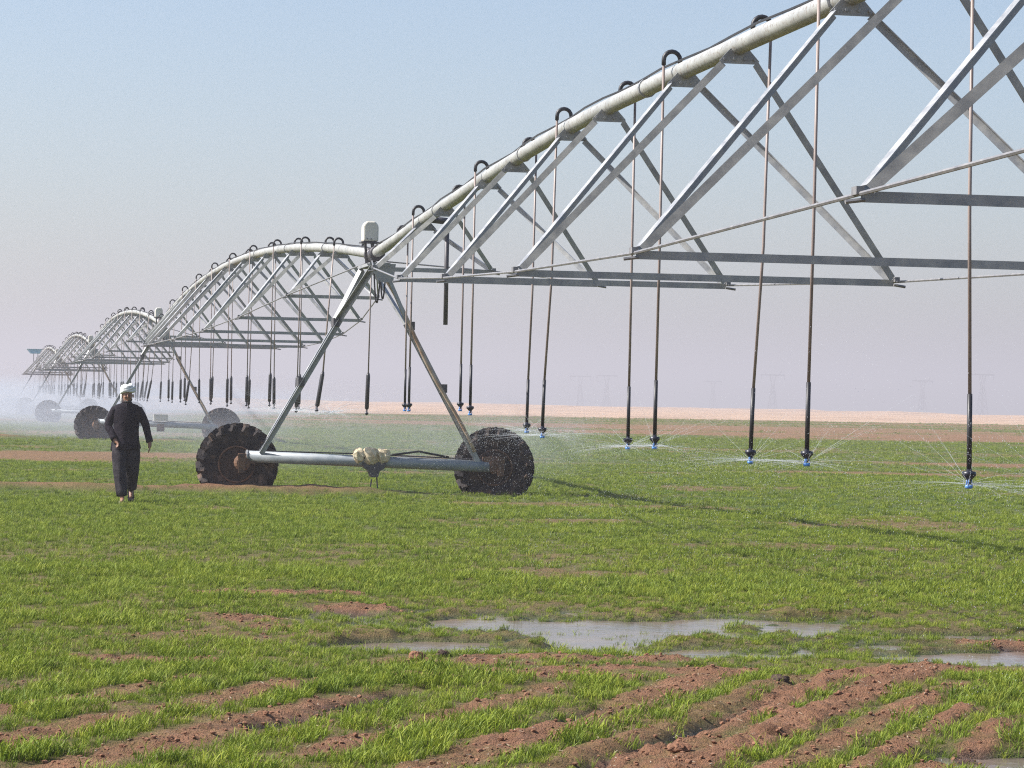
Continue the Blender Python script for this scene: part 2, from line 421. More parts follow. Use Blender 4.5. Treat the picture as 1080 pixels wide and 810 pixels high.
ii = (np.arange(ny - 1)[:, None] * nx + np.arange(nx - 1)[None]).ravel()
quads = np.stack([ii, ii + 1, ii + 1 + nx, ii + nx], 1).astype(np.int32)
me.loops.add(quads.size); me.loops.foreach_set('vertex_index', quads.ravel())
me.polygons.add(len(quads)); me.polygons.foreach_set('loop_start', np.arange(0, quads.size, 4, dtype=np.int32))
me.polygons.foreach_set('use_smooth', np.ones(len(quads), bool))
me.update(calc_edges=True)
wet = np.clip((.0 - Z) / .045, 0, 1) * (1 - sstep(24, 30, Y))
B_att = np.maximum(B, .42 * (1 - sstep(22, 42, Y)) * (1 - .5 * sstep(WATER_Z + .03, WATER_Z - .01, Z)))
for nm, a in (('bare', B_att), ('sand', SD), ('wet', wet)):
    at = me.attributes.new(nm, 'FLOAT', 'POINT'); at.data.foreach_set('value', a.astype(np.float32).ravel())
me.materials.append(M['soil'])
ground = bpy.data.objects.new('field_ground', me); col.objects.link(ground)
tag(ground, 'green and brown wheat field running out to pale sand', 'field', kind='structure')

# standing water that fills the hollows
wb = MB(); wb.add([(-5, 11, WATER_Z), (7, 11, WATER_Z), (7, 22.8, WATER_Z), (-5, 22.8, WATER_Z)], [(0, 1, 2, 3)])
tag(wb.build('puddle_water', M['water']), 'shallow muddy water standing in the hollows of the field', 'puddle', kind='structure')

# ------------------------------------------------------------------ wheat (uncountable: one object)
def tuft_mesh(i, nb, h0, h1, spread, wid):
    r = np.random.default_rng(100 + i); v = []; f = []; tip = []
    for k in range(nb):
        a = r.uniform(0, 2 * math.pi); rad = spread * math.sqrt(r.uniform(0, 1))
        bx, by = rad * math.cos(a), rad * math.sin(a)
        h = r.uniform(h0, h1); lean = r.uniform(.15, .95) * h; la = r.uniform(0, 2 * math.pi)
        if r.random() < .5: la = r.normal(.3, .7)
        dx, dy = math.cos(la), math.sin(la); tw = r.uniform(0, math.pi); sx, sy = math.cos(tw), math.sin(tw)
        n0 = len(v); ws = wid * r.uniform(.7, 1.3)
        for t, wf in ((0, .7), (.35, 1.0), (.7, .75)):
            q = lean * t ** 1.8; zz = h * (t - .18 * t * t * (lean / h))
            for sg in (-1, 1):
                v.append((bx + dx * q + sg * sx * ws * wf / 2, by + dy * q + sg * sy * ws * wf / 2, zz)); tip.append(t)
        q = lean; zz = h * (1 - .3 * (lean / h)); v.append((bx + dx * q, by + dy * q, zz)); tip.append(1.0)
        f += [(n0, n0 + 1, n0 + 3, n0 + 2), (n0 + 2, n0 + 3, n0 + 5, n0 + 4), (n0 + 4, n0 + 5, n0 + 6)]
    m = bpy.data.meshes.new('wheat_tuft'); m.from_pydata(v, [], f)
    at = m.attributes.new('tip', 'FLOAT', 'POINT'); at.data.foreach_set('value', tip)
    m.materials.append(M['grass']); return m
tcol = bpy.data.collections.new('wheat_tufts')
NT = 14
for i in range(NT):
    _q = [(34, .03, .085, .07, .0045), (26, .04, .105, .055, .0048), (40, .02, .06, .085, .0042), (18, .035, .11, .065, .005), (30, .025, .075, .05, .0044)][i % 5]
    o = bpy.data.objects.new('wheat_tuft', tuft_mesh(i, *_q)); tcol.objects.link(o)

def scatter():
    P = []; Sc = []
    bands = [(10.8, 17, 340, 1.02), (17, 26, 280, 1.0), (26, 42, 120, .95), (42, 70, 46, 1.0), (70, 130, 12, 1.25), (130, 300, 1.6, 1.7)]
    for (y0, y1, dens, sc0) in bands:
        hw1 = .235 * y1 + 1.4; area = 2 * hw1 * (y1 - y0); n = int(area * dens)
        x = rng.uniform(-hw1, hw1, n); y = rng.uniform(y0, y1, n)
        k = np.abs(x) < .235 * y + 1.4; x, y = x[k], y[k]
        z, b, sd, po = field(x, y)
        wv = x * math.cos(RA) - y * math.sin(RA)
        clump = fbm(x * 2.5, y * 2.5, 205, 3); big = fbm(x * .35, y * .35, 206, 3)
        p = (1 - np.minimum(b * 1.35, 1)) * (.50 + 1.1 * clump)
        # drilled rows show near the camera
        row = .5 + .5 * np.cos(2 * math.pi * (wv + .06 * (fbm(x, y, 207) - .5)) / .19)
        p = p * np.where(y < 30, .30 + .95 * row, 1)
        p = np.where(z < WATER_Z - .012, p * .32, p); p = np.where(z < WATER_Z - .05, p * .4, p)
        p = np.where(sd > .3, 0, p)
        k = rng.random(len(x)) < p
        s = sc0 * rng.uniform(.5, 1.3, len(x)) * (.40 + .75 * clump) * (.85 + .35 * big) * (1 - .35 * np.clip(b, 0, 1))
        wetz = sstep(16.2, 17.6, y) * (1 - sstep(22, 24, y)) * sstep(-2.2, -.6, x)
        s = s * (1 - .38 * wetz)
        P.append(np.stack([x, y, np.maximum(z, WATER_Z - .03) - .004], 1)[k]); Sc.append(s[k])
    return np.concatenate(P), np.concatenate(Sc)
GP, GS = scatter()
gm_ = bpy.data.meshes.new('wheat'); gm_.vertices.add(len(GP)); gm_.vertices.foreach_set('co', GP.astype(np.float32).ravel())
for nm, a in (('scl', GS), ('rot', rng.uniform(-.9, .9, len(GP))), ('pick', None)):
    if nm == 'pick':
        at = gm_.attributes.new(nm, 'INT', 'POINT'); at.data.foreach_set('value', rng.integers(0, NT, len(GP)).astype(np.int32))
    else:
        at = gm_.attributes.new(nm, 'FLOAT', 'POINT'); at.data.foreach_set('value', a.astype(np.float32))
grass = bpy.data.objects.new('wheat', gm_); col.objects.link(grass)
tag(grass, 'short green wheat growing in uneven rows over the field', 'wheat', kind='stuff')
ng = bpy.data.node_groups.new('wheat_scatter', 'GeometryNodeTree')
ng.interface.new_socket('Geometry', in_out='INPUT', socket_type='NodeSocketGeometry')
ng.interface.new_socket('Geometry', in_out='OUTPUT', socket_type='NodeSocketGeometry')
gi = ng.nodes.new('NodeGroupInput'); go = ng.nodes.new('NodeGroupOutput')
ci = ng.nodes.new('GeometryNodeCollectionInfo'); ci.inputs['Collection'].default_value = tcol
ci.inputs['Separate Children'].default_value = True; ci.inputs['Reset Children'].default_value = True
ip = ng.nodes.new('GeometryNodeInstanceOnPoints'); ip.inputs['Pick Instance'].default_value = True
def named(nm, typ):
    n = ng.nodes.new('GeometryNodeInputNamedAttribute'); n.data_type = typ; n.inputs[0].default_value = nm; return n.outputs[0]
cx = ng.nodes.new('ShaderNodeCombineXYZ'); ng.links.new(named('rot', 'FLOAT'), cx.inputs[2])
ng.links.new(gi.outputs[0], ip.inputs['Points']); ng.links.new(ci.outputs[0], ip.inputs['Instance'])
ng.links.new(named('pick', 'INT'), ip.inputs['Instance Index']); ng.links.new(cx.outputs[0], ip.inputs['Rotation'])
ng.links.new(named('scl', 'FLOAT'), ip.inputs['Scale']); ng.links.new(ip.outputs[0], go.inputs[0])
md = grass.modifiers.new('scatter', 'NODES'); md.node_group = ng

# ------------------------------------------------------------------ spans
PIPE_R = .084
def tower_z(k): return 3.95
NEAR_T = np.array([(-3.85, 3.95), (0, 4.15), (5, 4.38), (10, 4.56), (15, 4.68), (20, 4.74), (23, 4.735), (26, 4.72), (29, 4.69), (31.1, 4.645), (34, 4.54), (36, 4.455), (39, 4.30), (41, 4.20), (43.35, 4.06), (45.9, 3.93)])
def near_z(y):  # y local: s - S1
    return float(np.interp(y + S1, NEAR_T[:, 0], NEAR_T[:, 1]))
def far_z(y):
    t = y / SPAN; return 3.93 + 4 * .94 * t * (1 - t)

def gooseneck_pts(y, z, sd):
    top = z + PIPE_R
    pts = [(0, y, top - .02)]
    r = .08
    pts.append((0, y, top + .03))
    for k in range(1, 8):
        a = math.pi * k / 8; pts.append((sd * (r - r * math.cos(a)), y, top + .03 + r * math.sin(a)))
    pts.append((sd * .16, y, top + .03)); pts.append((sd * .16, y, top - .02))
    return pts

def span_frame(root, pz, y0, y1, nodes, detail=True):
    """pipe, plates, struts, rods, braces of one span; nodes = (y, half width, z)"""
    npt = 41
    yy = np.linspace(y0, y1, npt)
    pb = MB().tube([(0, y, pz(y)) for y in yy], PIPE_R, 14 if detail else 8)
    pipe = pb.build('pipe', M['pipe'], root, True)
    # weld bands at pipe joints
    for k in range(1, 8):
        y = y0 + (y1 - y0) * k / 8.0; dz = (pz(y + .2) - pz(y - .2)) / .4
        MB().tube([(0, y - .02, pz(y) - .02 * dz), (0, y + .02, pz(y) + .02 * dz)], PIPE_R + .013, 12).build('joint_band', M['galv'], pipe, True)
    plate = None
    for (y, h, z) in nodes:
        for g in (-.93, .93):
            yp = y + g
            poly = [(-.08, -.03), (.08, -.03), (.18, -.14), (.16, -.165), (-.16, -.165), (-.18, -.14)]
            if plate is None:
                pm_ = MB().prism(poly[::-1], (0, -.006, 0), (0, .006, 0))
                for bx_ in (-.135, -.05, .05, .135): pm_.tube([(bx_, -.022, -.125), (bx_, .022, -.125)], .013, 6)
                plate = pm_.build('gusset_plate', M['galv'], root, loc=(0, yp, pz(yp)))
            else: inst(plate, root, (0, yp, pz(yp)))
            for sd in (-1, 1):
                a = (sd * .17, yp, pz(yp) - .14); b = (sd * (h - .03), y + g * .06, z + .05)
                MB().angle(a, b, .065, .008, up=(sd * .3, 0, 1), flip=sd * (1 if g > 0 else -1)).build('strut', M['galv'], root)
        br = MB().angle((-h + .02, y, z + .02), (h - .02, y, z + .02), .062, .008, flip=-1).build('cross_brace', M['galv'], root)
        for sd in (-1, 1):
            cb = MB().box((sd * h, y, z + .02), .045, .09, .045)
            cb.tube([(sd * (h - .03), y - .03, z - .03), (sd * (h + .08), y - .03, z - .045)], .014, 6)
            cb.build('rod_clamp', M['rod'], br)
    for sd in (-1, 1):
        pts = [(sd * .07, y0 + .25, pz(y0) - .12)] + [(sd * h, y, z) for (y, h, z) in nodes] + [(sd * .07, y1 - .25, pz(y1) - .12)]
        for a, b in zip(pts[:-1], pts[1:]):
            MB().tube([a, b], .0125, 6).build('truss_rod', M['rod'], root)
    # control cable along the top of the pipe
    cbp = [(-.03 + .02 * math.sin(i * 1.7), y, pz(y) + PIPE_R + .004 + .012 * abs(math.sin(i * 2.3))) for i, y in enumerate(np.linspace(y0, y1, 60))]
    MB().tube(cbp, .012, 5).build('control_cable', M['cable'], root)

# ---- nearest span (its near end stands beside the camera, out of the picture)
near = empty('irrigation_span', PL(S1, 0, 0), TH)
tag(near, 'nearest irrigation span, its pale pipe and truss rising to the top right', 'irrigation span', 'spans of the irrigation line')
NN = []
for k, (h, z) in zip(range(3, -5, -1), [(.873, 3.43), (1.286, 3.078), (1.576, 2.883), (1.785, 2.738), (1.906, 2.662), (1.868, 2.745), (1.6, 2.9), (1.2, 3.15)]):
    NN.append((24.8 + 5.04 * k - S1, h, z))
NN = NN[::-1]
span_frame(near, near_z, -SPAN, 0, NN)
NZ = {}
near_drops = []
drop_tab = [  # s, side, nozzle height, sideways sway of its lower end
    (43.40, 1, 1.40, .0), (40.90, -1, 1.41, -.01), (38.40, 1, 1.44, -.01), (35.85, -1, 1.40, -.01), (33.50, 1, 1.21, -.05), (30.80, -1, 1.19, -.09),
    (28.42, 1, 1.12, -.01), (25.95, -1, 1.17, -.02), (23.45, 1, 1.10, -.10), (21.03, -1, 1.14, -.03), (18.50, 1, 1.06, .03), (16.05, -1, 1.1, 0.0), (13.55, 1, 1.1, .02), (11.1, -1, 1.1, 0)]
for (s, sd, zn, sway) in drop_tab:
    y = s - S1; z = near_z(y); top = z + PIPE_R
    dr = MB().tube([(sd * .16, y, top - .02), (sd * .16 + sway * .3, y + .01, (top + zn) / 2), (sd * .16 + sway, y, zn + .62)], .0135, 8).build('drop_hose', M['hose'], near, True)
    MB().tube(gooseneck_pts(y, z, sd), .022, 8).build('gooseneck', M['rubber'], dr, True)
    MB().tube([(sd * .16 + sway, y, zn + .63), (sd * .16 + sway * 1.15, y, zn + .09)], .019, 8).build('weight', M['rubber'], dr, True)
    nx_ = sd * .16 + sway * 1.15
    MB().lathe([(.0, .115), (.018, .115), (.020, .10), (.047, .095), (.050, .072), (.022, .040), (.014, .036), (.014, .01), (0, .01)], (nx_, y, zn), n=14).build('sprinkler_head', M['nozzle'], dr, True)
    sm = MB()
    for a in (0, 1, 2): 
        t = a * 2.094; sm.tube([(nx_ + .018 * math.cos(t), y + .018 * math.sin(t), zn + .04), (nx_ + .024 * math.cos(t), y + .024 * math.sin(t), zn)], .004, 5)
    sm.lathe([(0, .004), (.026, .004), (.028, -.012), (.02, -.022), (0, -.022)], (nx_, y, zn), n=12)
    sm.build('blue_deflector', M['blue'], dr, True)
    near_drops.append((PL(s, nx_, zn + .012), zn, s))

# ---- far spans
def far_nodes():
    out = []
    for i in range(9):
        y = 5.2 + 4.92 * i; t = min(y, SPAN - y)
        h = float(np.interp(t, [5, 10, 15, 20, 25], [.82, 1.22, 1.52, 1.75, 1.87])); z = float(np.interp(t, [5, 10, 15, 20, 25], [3.42, 3.13, 2.95, 2.86, 2.83]))
        out.append((y, h, z))
    return out
def far_span(name_label, k, detail):
    root = empty('irrigation_span', PL(S1 + SPAN * (k - 2), 0, 0), TH)
    tag(root, name_label, 'irrigation span', 'spans of the irrigation line')
    span_frame(root, far_z, 0, SPAN, far_nodes(), detail)
    r = random.Random(5 + k)
    y = 1.4; sd = 1; i = 0
    while y < SPAN - 1:
        z = far_z(y); top = z + PIPE_R; zn = 1.30 + r.uniform(-.06, .06); sw = r.uniform(-.05, .04)
        if r.random() < .12: sw = r.uniform(-.3, -.15)
        sy = r.uniform(-.03, .03)
        low = zn + .72
        dr = MB().tube([(sd * .16, y, top - .02), (sd * .16 + sw * .7, y + sy, low)], .0125, 6).build('drop_hose', M['hose'], root, True)
        MB().tube(gooseneck_pts(y, z, sd), .022, 6).build('gooseneck', M['rubber'], dr, True)
        MB().tube([(sd * .16 + sw * .7, y + sy, low), (sd * .16 + sw * .75, y + sy, low - .05), (sd * .16 + sw * 1.1, y + sy, zn + .12), (sd * .16 + sw * 1.15, y + sy, zn + .1)], [.02, .036, .036, .018], 7).build('weight', M['rubber'], dr, True)
        MB().lathe([(0, .11), (.015, .11), (.015, .05), (.03, .045), (.03, .02), (0, .0)], (sd * .16 + sw * 1.15, y + sy, zn), n=8).build('sprinkler_head', M['nozzle'], dr, True)
        y += 2.48; sd = -sd
    return root
sp2 = far_span('arched irrigation span between the nearest and second towers', 2, True)
for k, lb in ((3, 'arched irrigation span between the second and third towers'), (4, 'small arched irrigation span between the third and fourth towers'), (5, 'farthest small arched irrigation span, beside the pale-blue canopy')):
    c = copy_tree(sp2, None, 3); c.location = PL(S1 + SPAN * (k - 2), 0, 0); c['label'] = lb

# ------------------------------------------------------------------ towers
WR, WW = .635, .37
def tyre_mb():
    t = MB(); prof = [(.295, -.13), (.33, -.15), (.42, -.175), (.50, -.185), (.56, -.178), (.595, -.15), (.602, -.08), (.605, 0), (.602, .08), (.595, .15), (.56, .178), (.50, .185), (.42, .175), (.33, .15), (.295, .13)]
    vs = []; fs = []; n = 44
    for r, h in prof:
        for k in range(n):
            a = 2 * math.pi * k / n; vs.append((r * math.cos(a), h, -r * math.sin(a)))
    m = len(prof)
    for i in range(m):
        i2 = (i + 1) % m
        for k in range(n):
            k2 = (k + 1) % n; fs.append((i * n + k, i * n + k2, i2 * n + k2, i2 * n + k))
    t.add(vs, fs)
    nl = 19
    for k in range(nl):
        for sd in (-1, 1):
            a0 = 2 * math.pi * (k + (.5 if sd > 0 else 0)) / nl; a1 = a0 + .17
            pts = []
            for (a, y, r) in ((a0 - .05, sd * .20, .53), (a0, sd * .18, .628), (a1, sd * .01, .637)):
                pts.append(Vector((r * math.cos(a), y, -r * math.sin(a))))
            for p, q in zip(pts[:-1], pts[1:]):
                t.bar(p, q, .075, .075, up=(math.cos(a0), 0, -math.sin(a0)))
    return t
def rim_mb():
    r = MB(); vs = []; fs = []; n = 28
    prof = [(.30, -.135), (.31, -.15), (.295, -.155), (.275, -.12), (.26, -.02), (.25, .05), (.12, .06), (.10, -.02), (.0, -.02)]
    r.lathe([(p, h) for p, h in prof], axis='Y', n=n)
    r.lathe([(.0, .07), (.10, .07), (.25, .07), (.295, .14), (.305, .14), (.305, .155), (.27, .15), (.25, .08)], axis='Y', n=n)
    for k in range(8):
        a = 2 * math.pi * k / 8; r.tube([(.15 * math.cos(a), .04, .15 * math.sin(a)), (.15 * math.cos(a), -.0, .15 * math.sin(a))], .016, 6)
    return r
def tower(label, k, near_one):
    root = empty('drive_tower', PL(S1 + SPAN * (k - 1), 0, 0), TH)
    tag(root, label, 'drive tower', 'wheeled towers of the irrigation line')
    zL, zR = .585, .475
    top = 3.72
    for sx, zb in ((-1, zL), (1, zR)):
        for sy in (-1, 1):
            lg = MB()
            t_ = (top - 2.84) / (top - .6)
            p0 = Vector((sx * .10, sy * .62, top)); p2 = Vector((sx * 1.84, sy * .055, zb + .07))
            pm = p0.lerp(p2, t_); pm.y = sy * .10
            lg.angle(p0, pm, .085, .008, up=(0, 0, 1), flip=sy); lg.angle(pm, p2, .085, .008, up=(0, 0, 1), flip=sy)
            lg.build('leg', M['galv'], root)
        # plates that tie the two legs together
        for t_ in (.30, .62):
            p0 = Vector((sx * .10, 0, top)).lerp(Vector((sx * 1.84, 0, zb + .07)), t_)
            MB().box((p0.x, 0, p0.z), .10, .30, .14).build('leg_plate', M['dark_steel'], root)
    # cross tie between the legs under the pipe, base saddle
    MB().box((0, 0, top + .02), .34, 1.35, .05).build('saddle', M['galv'], root)
    wp = MB().prism([(-.22, 0), (.26, 0), (.22, -.30), (.02, -.30)], (0, -.66, top + .03), (0, -.645, top + .03)); wp.build('tower_plate', M['galv'], root)
    fj = MB().lathe([(.085, -.34), (.13, -.34), (.13, -.30), (.10, -.30), (.105, .30), (.13, .30), (.13, .34), (.085, .34)], (0, 0, 3.93), 'Y', 16)
    fj.build('flexible_joint', M['dark_steel'], root, True)
    # riser with control box
    cbx = MB(); cbx.prism([(-.125, 0), (.125, 0), (.125, .26), (.07, .33), (-.07, .33), (-.125, .26)], (-.09, -.22, 4.13), (-.09, .05, 4.13))
    cb = cbx.build('control_box', M['white'], root)
    bv = cb.modifiers.new('bevel', 'BEVEL'); bv.width = .025; bv.segments = 2
    for _y in (-.13, .0):
        MB().lathe([(0, -.004), (.011, -.004), (.011, .004), (0, .004)], (-.09 + _y * .5, -.232, 4.17), 'Y', 8).build('bolt', M['dark_steel'], cb)
    tr_ = MB(); tr_.box((-.07, -.08, 4.115), .36, .3, .02)
    for dx, dy in ((-.13, -.18), (.03, -.18), (-.13, .02), (.03, .02)):
        tr_.bar((-.07 + dx * .8, -.08 + dy * .3 - .05, 4.1), (-.07 + dx * .5, -.06 + dy * .2, 3.7), .03, .03)
    tr_.build('box_bracket', M['dark_steel'], cb)
    for j, (x0, dx, dep) in enumerate(((-.02, .12, .62), (.10, .10, .55))):
        pts = [(x0 + dx * t, -.1 + .1 * j, 3.75 - dep * 4 * t * (1 - t)) for t in np.linspace(0, 1, 12)]
        MB().tube(pts, .014, 6).build('cable_loop', M['cable'], root, True)
    # conduit down the right leg
    a = Vector((.22, -.2, 3.6)); b = Vector((1.80, -.12, .72))
    pts = [a.lerp(b, t) + Vector((-.10 + .03 * math.sin(t * 9), 0, .0)) for t in np.linspace(0, 1, 14)]
    MB().tube(pts, .03, 7).build('conduit', M['conduit'], root, True)
    # base beam
    bb = MB().tube([(-2.02, -.0, zL + .005), (2.20, 0, zR - .005)], .095, 18).build('base_beam', M['beam'], root, True)
    MB().lathe([(0, -.012), (.108, -.012), (.108, .012), (0, .012)], (2.21, 0, zR - .006), 'X', 18).build('end_cap', M['galv'], bb)
    MB().lathe([(0, -.012), (.108, -.012), (.108, .012), (0, .012)], (-2.03, 0, zL + .006), 'X', 18).build('end_cap', M['galv'], bb)
    # drive shafts
    for xa, za, xb_, zb in ((-.25, .60, -2.0, .66), (.25, .585, 2.1, .56)):
        MB().tube([(xa, -.02, za + .06), (xb_, .10, zb + .02)], .013, 6).build('drive_shaft', M['dark_steel'], root)
    # wheels and gearboxes behind the beam
    for (xw, st) in ((-2.15, .0), (2.13, .6)):
        wz = .455
        wh = empty('wheel', (xw, .36, wz)); wh.parent = root; wh.rotation_euler = (0, st, R(-9))
        if 'tyre' not in cache:
            cache['tyre'] = tyre_mb().build('tyre', M['tyre'], wh); cache['rim'] = rim_mb().build('rim', M['rim'], wh, True)
            cache['lip'] = MB().tube([(.292 * math.cos(a), -.15, .292 * math.sin(a)) for a in np.linspace(0, 2 * math.pi, 33)], .017, 6, False).build('rim_lip', M['mud'], wh, True)
        else:
            inst(cache['tyre'], wh); inst(cache['rim'], wh); inst(cache['lip'], wh)
        gb = MB(); gb.lathe([(0, -.16), (.10, -.16), (.13, -.12), (.13, .08), (.10, .30), (0, .30)], (xw + (.05 if xw < 0 else -.05), .05, wz + .03), 'Y', 14)
        gb.box((xw + (.12 if xw < 0 else -.12), .02, wz + .10), .26, .16, .16)
        gb.prism([(-.05, -.16), (.05, -.16), (.06, .14), (-.06, .16)], (xw + .02, -.14, wz + .03), (xw + .02, -.17, wz + .03))
        gb.build('gearbox', M['mud'], root)
    if near_one:
        zc = .55
        mo = MB()
        for dx, r0, l in ((-.20, .13, .18), (0.0, .16, .22), (.20, .14, .2)):
            n0 = len(mo.v)
            mo.lathe([(0, -l / 2), (r0 * .75, -l / 2), (r0, -l * .25), (r0 * 1.02, .0), (r0, l * .25), (r0 * .7, l / 2), (0, l / 2)], (dx, -.02, zc + .07), 'X', 14)
            for i in range(n0, len(mo.v)):
                v = Vector(mo.v[i]); rr = random.Random(int(v.x * 900) * 7 + int(v.z * 900)); mo.v[i] = (v.x + rr.uniform(-.018, .018), v.y + rr.uniform(-.018, .018), v.z + rr.uniform(-.02, .02))
        mo.build('motor_cover', M['cream'], root)
        g = MB(); g.prism([(-.20, .04), (.20, .04), (.16, -.06), (.09, -.10), (.06, -.20), (-.05, -.20), (-.10, -.09), (-.17, -.05)], (.05, -.12, zc - .07), (.05, .10, zc - .07))
        g.tube([(.02, -.03, zc - .3), (.0, -.03, .12)], .012, 6); g.tube([(.10, -.03, zc - .25), (.12, -.03, .1)], .012, 6)
        g.build('centre_gearbox', M['dark_steel'], root)
        MB().tube([(.35, -.1, zc + .1), (.8, .0, zc + .16), (1.3, 0, zc + .07)], .02, 6).build('power_cable', M['cable'], root, True)
        dp = MB().tube([(.28, -5.4, near_z(-5.4) - .06), (.28, -5.4, 2.66)], .033, 10); dp.tube([(.05, -5.4, near_z(-5.4) - .04), (.30, -5.4, near_z(-5.4) - .06)], .05, 8)
        dp.build('drain_pipe', M['dark_steel'], near, True)
    else:
        mo = MB().box((.05, -.02, .76), .46, .3, .22); mo.build('motor_cover', M['white'], root)
        MB().box((.05, 0, .42), .25, .2, .25).build('centre_gearbox', M['mud'], root)
    return root
cache = {}
t1 = tower('nearest two-wheeled drive tower, cream-wrapped motor on its base beam', 1, True)
t2 = tower('second drive tower, seen behind the walking man with a white motor box', 2, False)
for k, lb in ((3, 'third drive tower standing in the mist, its left wheel just beyond the second tower'), (4, 'fourth drive tower, small and faded in the mist at far left'), (5, 'farthest drive tower at the left edge under the pale-blue canopy')):
    c = copy_tree(t2, None, 3); c.location = PL(S1 + SPAN * (k - 1), 0, 0); c['label'] = lb
# pale-blue hood above the farthest tower
cr = empty('canopy', PL(S1 + SPAN * 4, 0, 4.03), TH)
tag(cr, 'pale-blue trough-shaped canopy on top of the farthest tower', 'canopy')
MB().prism([(-.42, 0), (.35, 0), (.55, .36), (-.75, .36)], (-.25, -.4, .72), (-.25, .5, .72)).build('hood', M['teal'], cr)
MB().box((-.28, .05, 1.10), 1.45, 1.05, .03).build('lid', M['teal'], cr)
for dx, dy in ((-.4, -.2), (-.05, -.2), (-.4, .3), (-.05, .3)):
    MB().bar((dx, dy, 0), (dx, dy, .73), .05, .05, up=(0, 1, 0)).build('post', M['galv'], cr)

# ------------------------------------------------------------------ the walking man
def loft(rings, n=16, cap=True):
    """rings: (cx, cy, cz, rx, ry, tilt)"""
    mb = MB(); vs = []; fs = []
    for j, (cx, cy, cz, rx_, ry_, *tl) in enumerate(rings):
        t = tl[0] if tl else 0
        for k in range(n):
            a = 2 * math.pi * k / n
            fold = 1 + (tl[1] * math.sin(a * 5 + j * .6) if len(tl) > 1 else 0)
            ax = rx_ * fold * math.cos(a); ay = ry_ * fold * math.sin(a)
            vs.append((cx + ax, cy + ay, cz + t * ax))
    m = len(rings)
    for i in range(m - 1):
        for k in range(n):
            k2 = (k + 1) % n; fs.append((i * n + k, i * n + k2, (i + 1) * n + k2, (i + 1) * n + k))
    if cap: fs += [tuple(range(n))[::-1], tuple(range((m - 1) * n, m * n))]
    return mb.add(vs, fs)
def person():
    gx, gy = -5.52, 40.55
    gz = float(field(np.array([gx]), np.array([gy]))[0][0])
    p = empty('person', (gx, gy, gz), R(6))
    tag(p, 'man in black tunic, loose dark trousers and white turban walking towards the camera', 'person')
    # continuous body: joints and radii
    J = {'pel': (0, 0, .90, .10), 'sp1': (0, 0, 1.08, .105), 'sp2': (0, .01, 1.24, .115), 'sp3': (0, .015, 1.36, .085), 'nk': (.0, .0, 1.42, .052), 'nk2': (.005, -.012, 1.445, .055),
         'hd1': (.008, -.02, 1.495, .066), 'hd2': (.01, -.012, 1.565, .074), 'hd3': (.01, -.005, 1.62, .056),
         'hipR': (-.098, 0, .86, .07), 'kneR': (-.085, -.14, .48, .05), 'ankR': (-.035, -.22, .085, .034), 'toeR': (-.028, -.37, .03, .03),
         'hipL': (.098, 0, .86, .07), 'kneL': (.098, -.02, .48, .05), 'ankL': (.075, .27, .20, .034), 'toeL': (.08, .16, .06, .03),
         'shR': (-.165, .01, 1.355, .045), 'elR': (-.265, .05, 1.10, .042), 'wrR': (-.165, -.10, .915, .030),
         'shL': (.165, .01, 1.355, .045), 'elL': (.275, .03, 1.11, .042), 'wrL': (.335, -.03, .885, .030)}
    E = [('pel', 'sp1'), ('sp1', 'sp2'), ('sp2', 'sp3'), ('sp3', 'nk'), ('nk', 'nk2'), ('nk2', 'hd1'), ('hd1', 'hd2'), ('hd2', 'hd3'), ('pel', 'hipR'), ('hipR', 'kneR'), ('kneR', 'ankR'), ('ankR', 'toeR'),
         ('pel', 'hipL'), ('hipL', 'kneL'), ('kneL', 'ankL'), ('ankL', 'toeL'), ('sp3', 'shR'), ('shR', 'elR'), ('elR', 'wrR'), ('sp3', 'shL'), ('shL', 'elL'), ('elL', 'wrL')]
    def hand(tagc, wr, d, side, curl):
        """palm and five fingers from the wrist along d"""
        d = Vector(d).normalized(); side = Vector(side).normalized(); nrm = d.cross(side).normalized(); wv = Vector(wr)
        pm = wv + d * .055; J['pm' + tagc] = (*pm, .029); E.append(('wr' + tagc, 'pm' + tagc))
        for i, (o, l) in enumerate(((-.030, .062), (-.010, .074), (.010, .070), (.030, .055))):
            k0 = pm + side * o + d * .032; k1 = k0 + (d * math.cos(curl) + nrm * math.sin(curl)) * l * .5; k2 = k1 + (d * math.cos(curl * 2) + nrm * math.sin(curl * 2)) * l * .5
            for q, (nm, v, r) in enumerate((('a', k0, .011), ('b', k1, .0095), ('c', k2, .008))):
                J[f'f{tagc}{i}{nm}'] = (*v, r)
            E.extend([('pm' + tagc, f'f{tagc}{i}a'), (f'f{tagc}{i}a', f'f{tagc}{i}b'), (f'f{tagc}{i}b', f'f{tagc}{i}c')])
        t0 = wv + d * .03 - side * .032; t1_ = t0 + (d * .7 - side * .6 + nrm * .4) * .035; t2_ = t1_ + (d + nrm * .3) * .03
        for nm, v, r in (('a', t0, .013), ('b', t1_, .011), ('c', t2_, .009)): J[f't{tagc}{nm}'] = (*v, r)
        E.extend([('wr' + tagc, f't{tagc}a'), (f't{tagc}a', f't{tagc}b'), (f't{tagc}b', f't{tagc}c')])
    hand('R', J['wrR'][:3], (.45, -.35, -.55), (.3, -.8, -.2), .6)
    hand('L', J['wrL'][:3], (.05, -.12, -1), (0, -1, .12), .25)
    names = list(J); idx = {n: i for i, n in enumerate(names)}
    me = bpy.data.meshes.new('body'); me.from_pydata([J[n][:3] for n in names], [(idx[a], idx[b]) for a, b in E], [])
    bo = bpy.data.objects.new('body', me); col.objects.link(bo)
    sk = bo.modifiers.new('skin', 'SKIN'); sk.use_smooth_shade = True
    for n in names:
        v = me.skin_vertices[0].data[idx[n]]; v.radius = (J[n][3], J[n][3]); v.use_root = (n == 'pel')
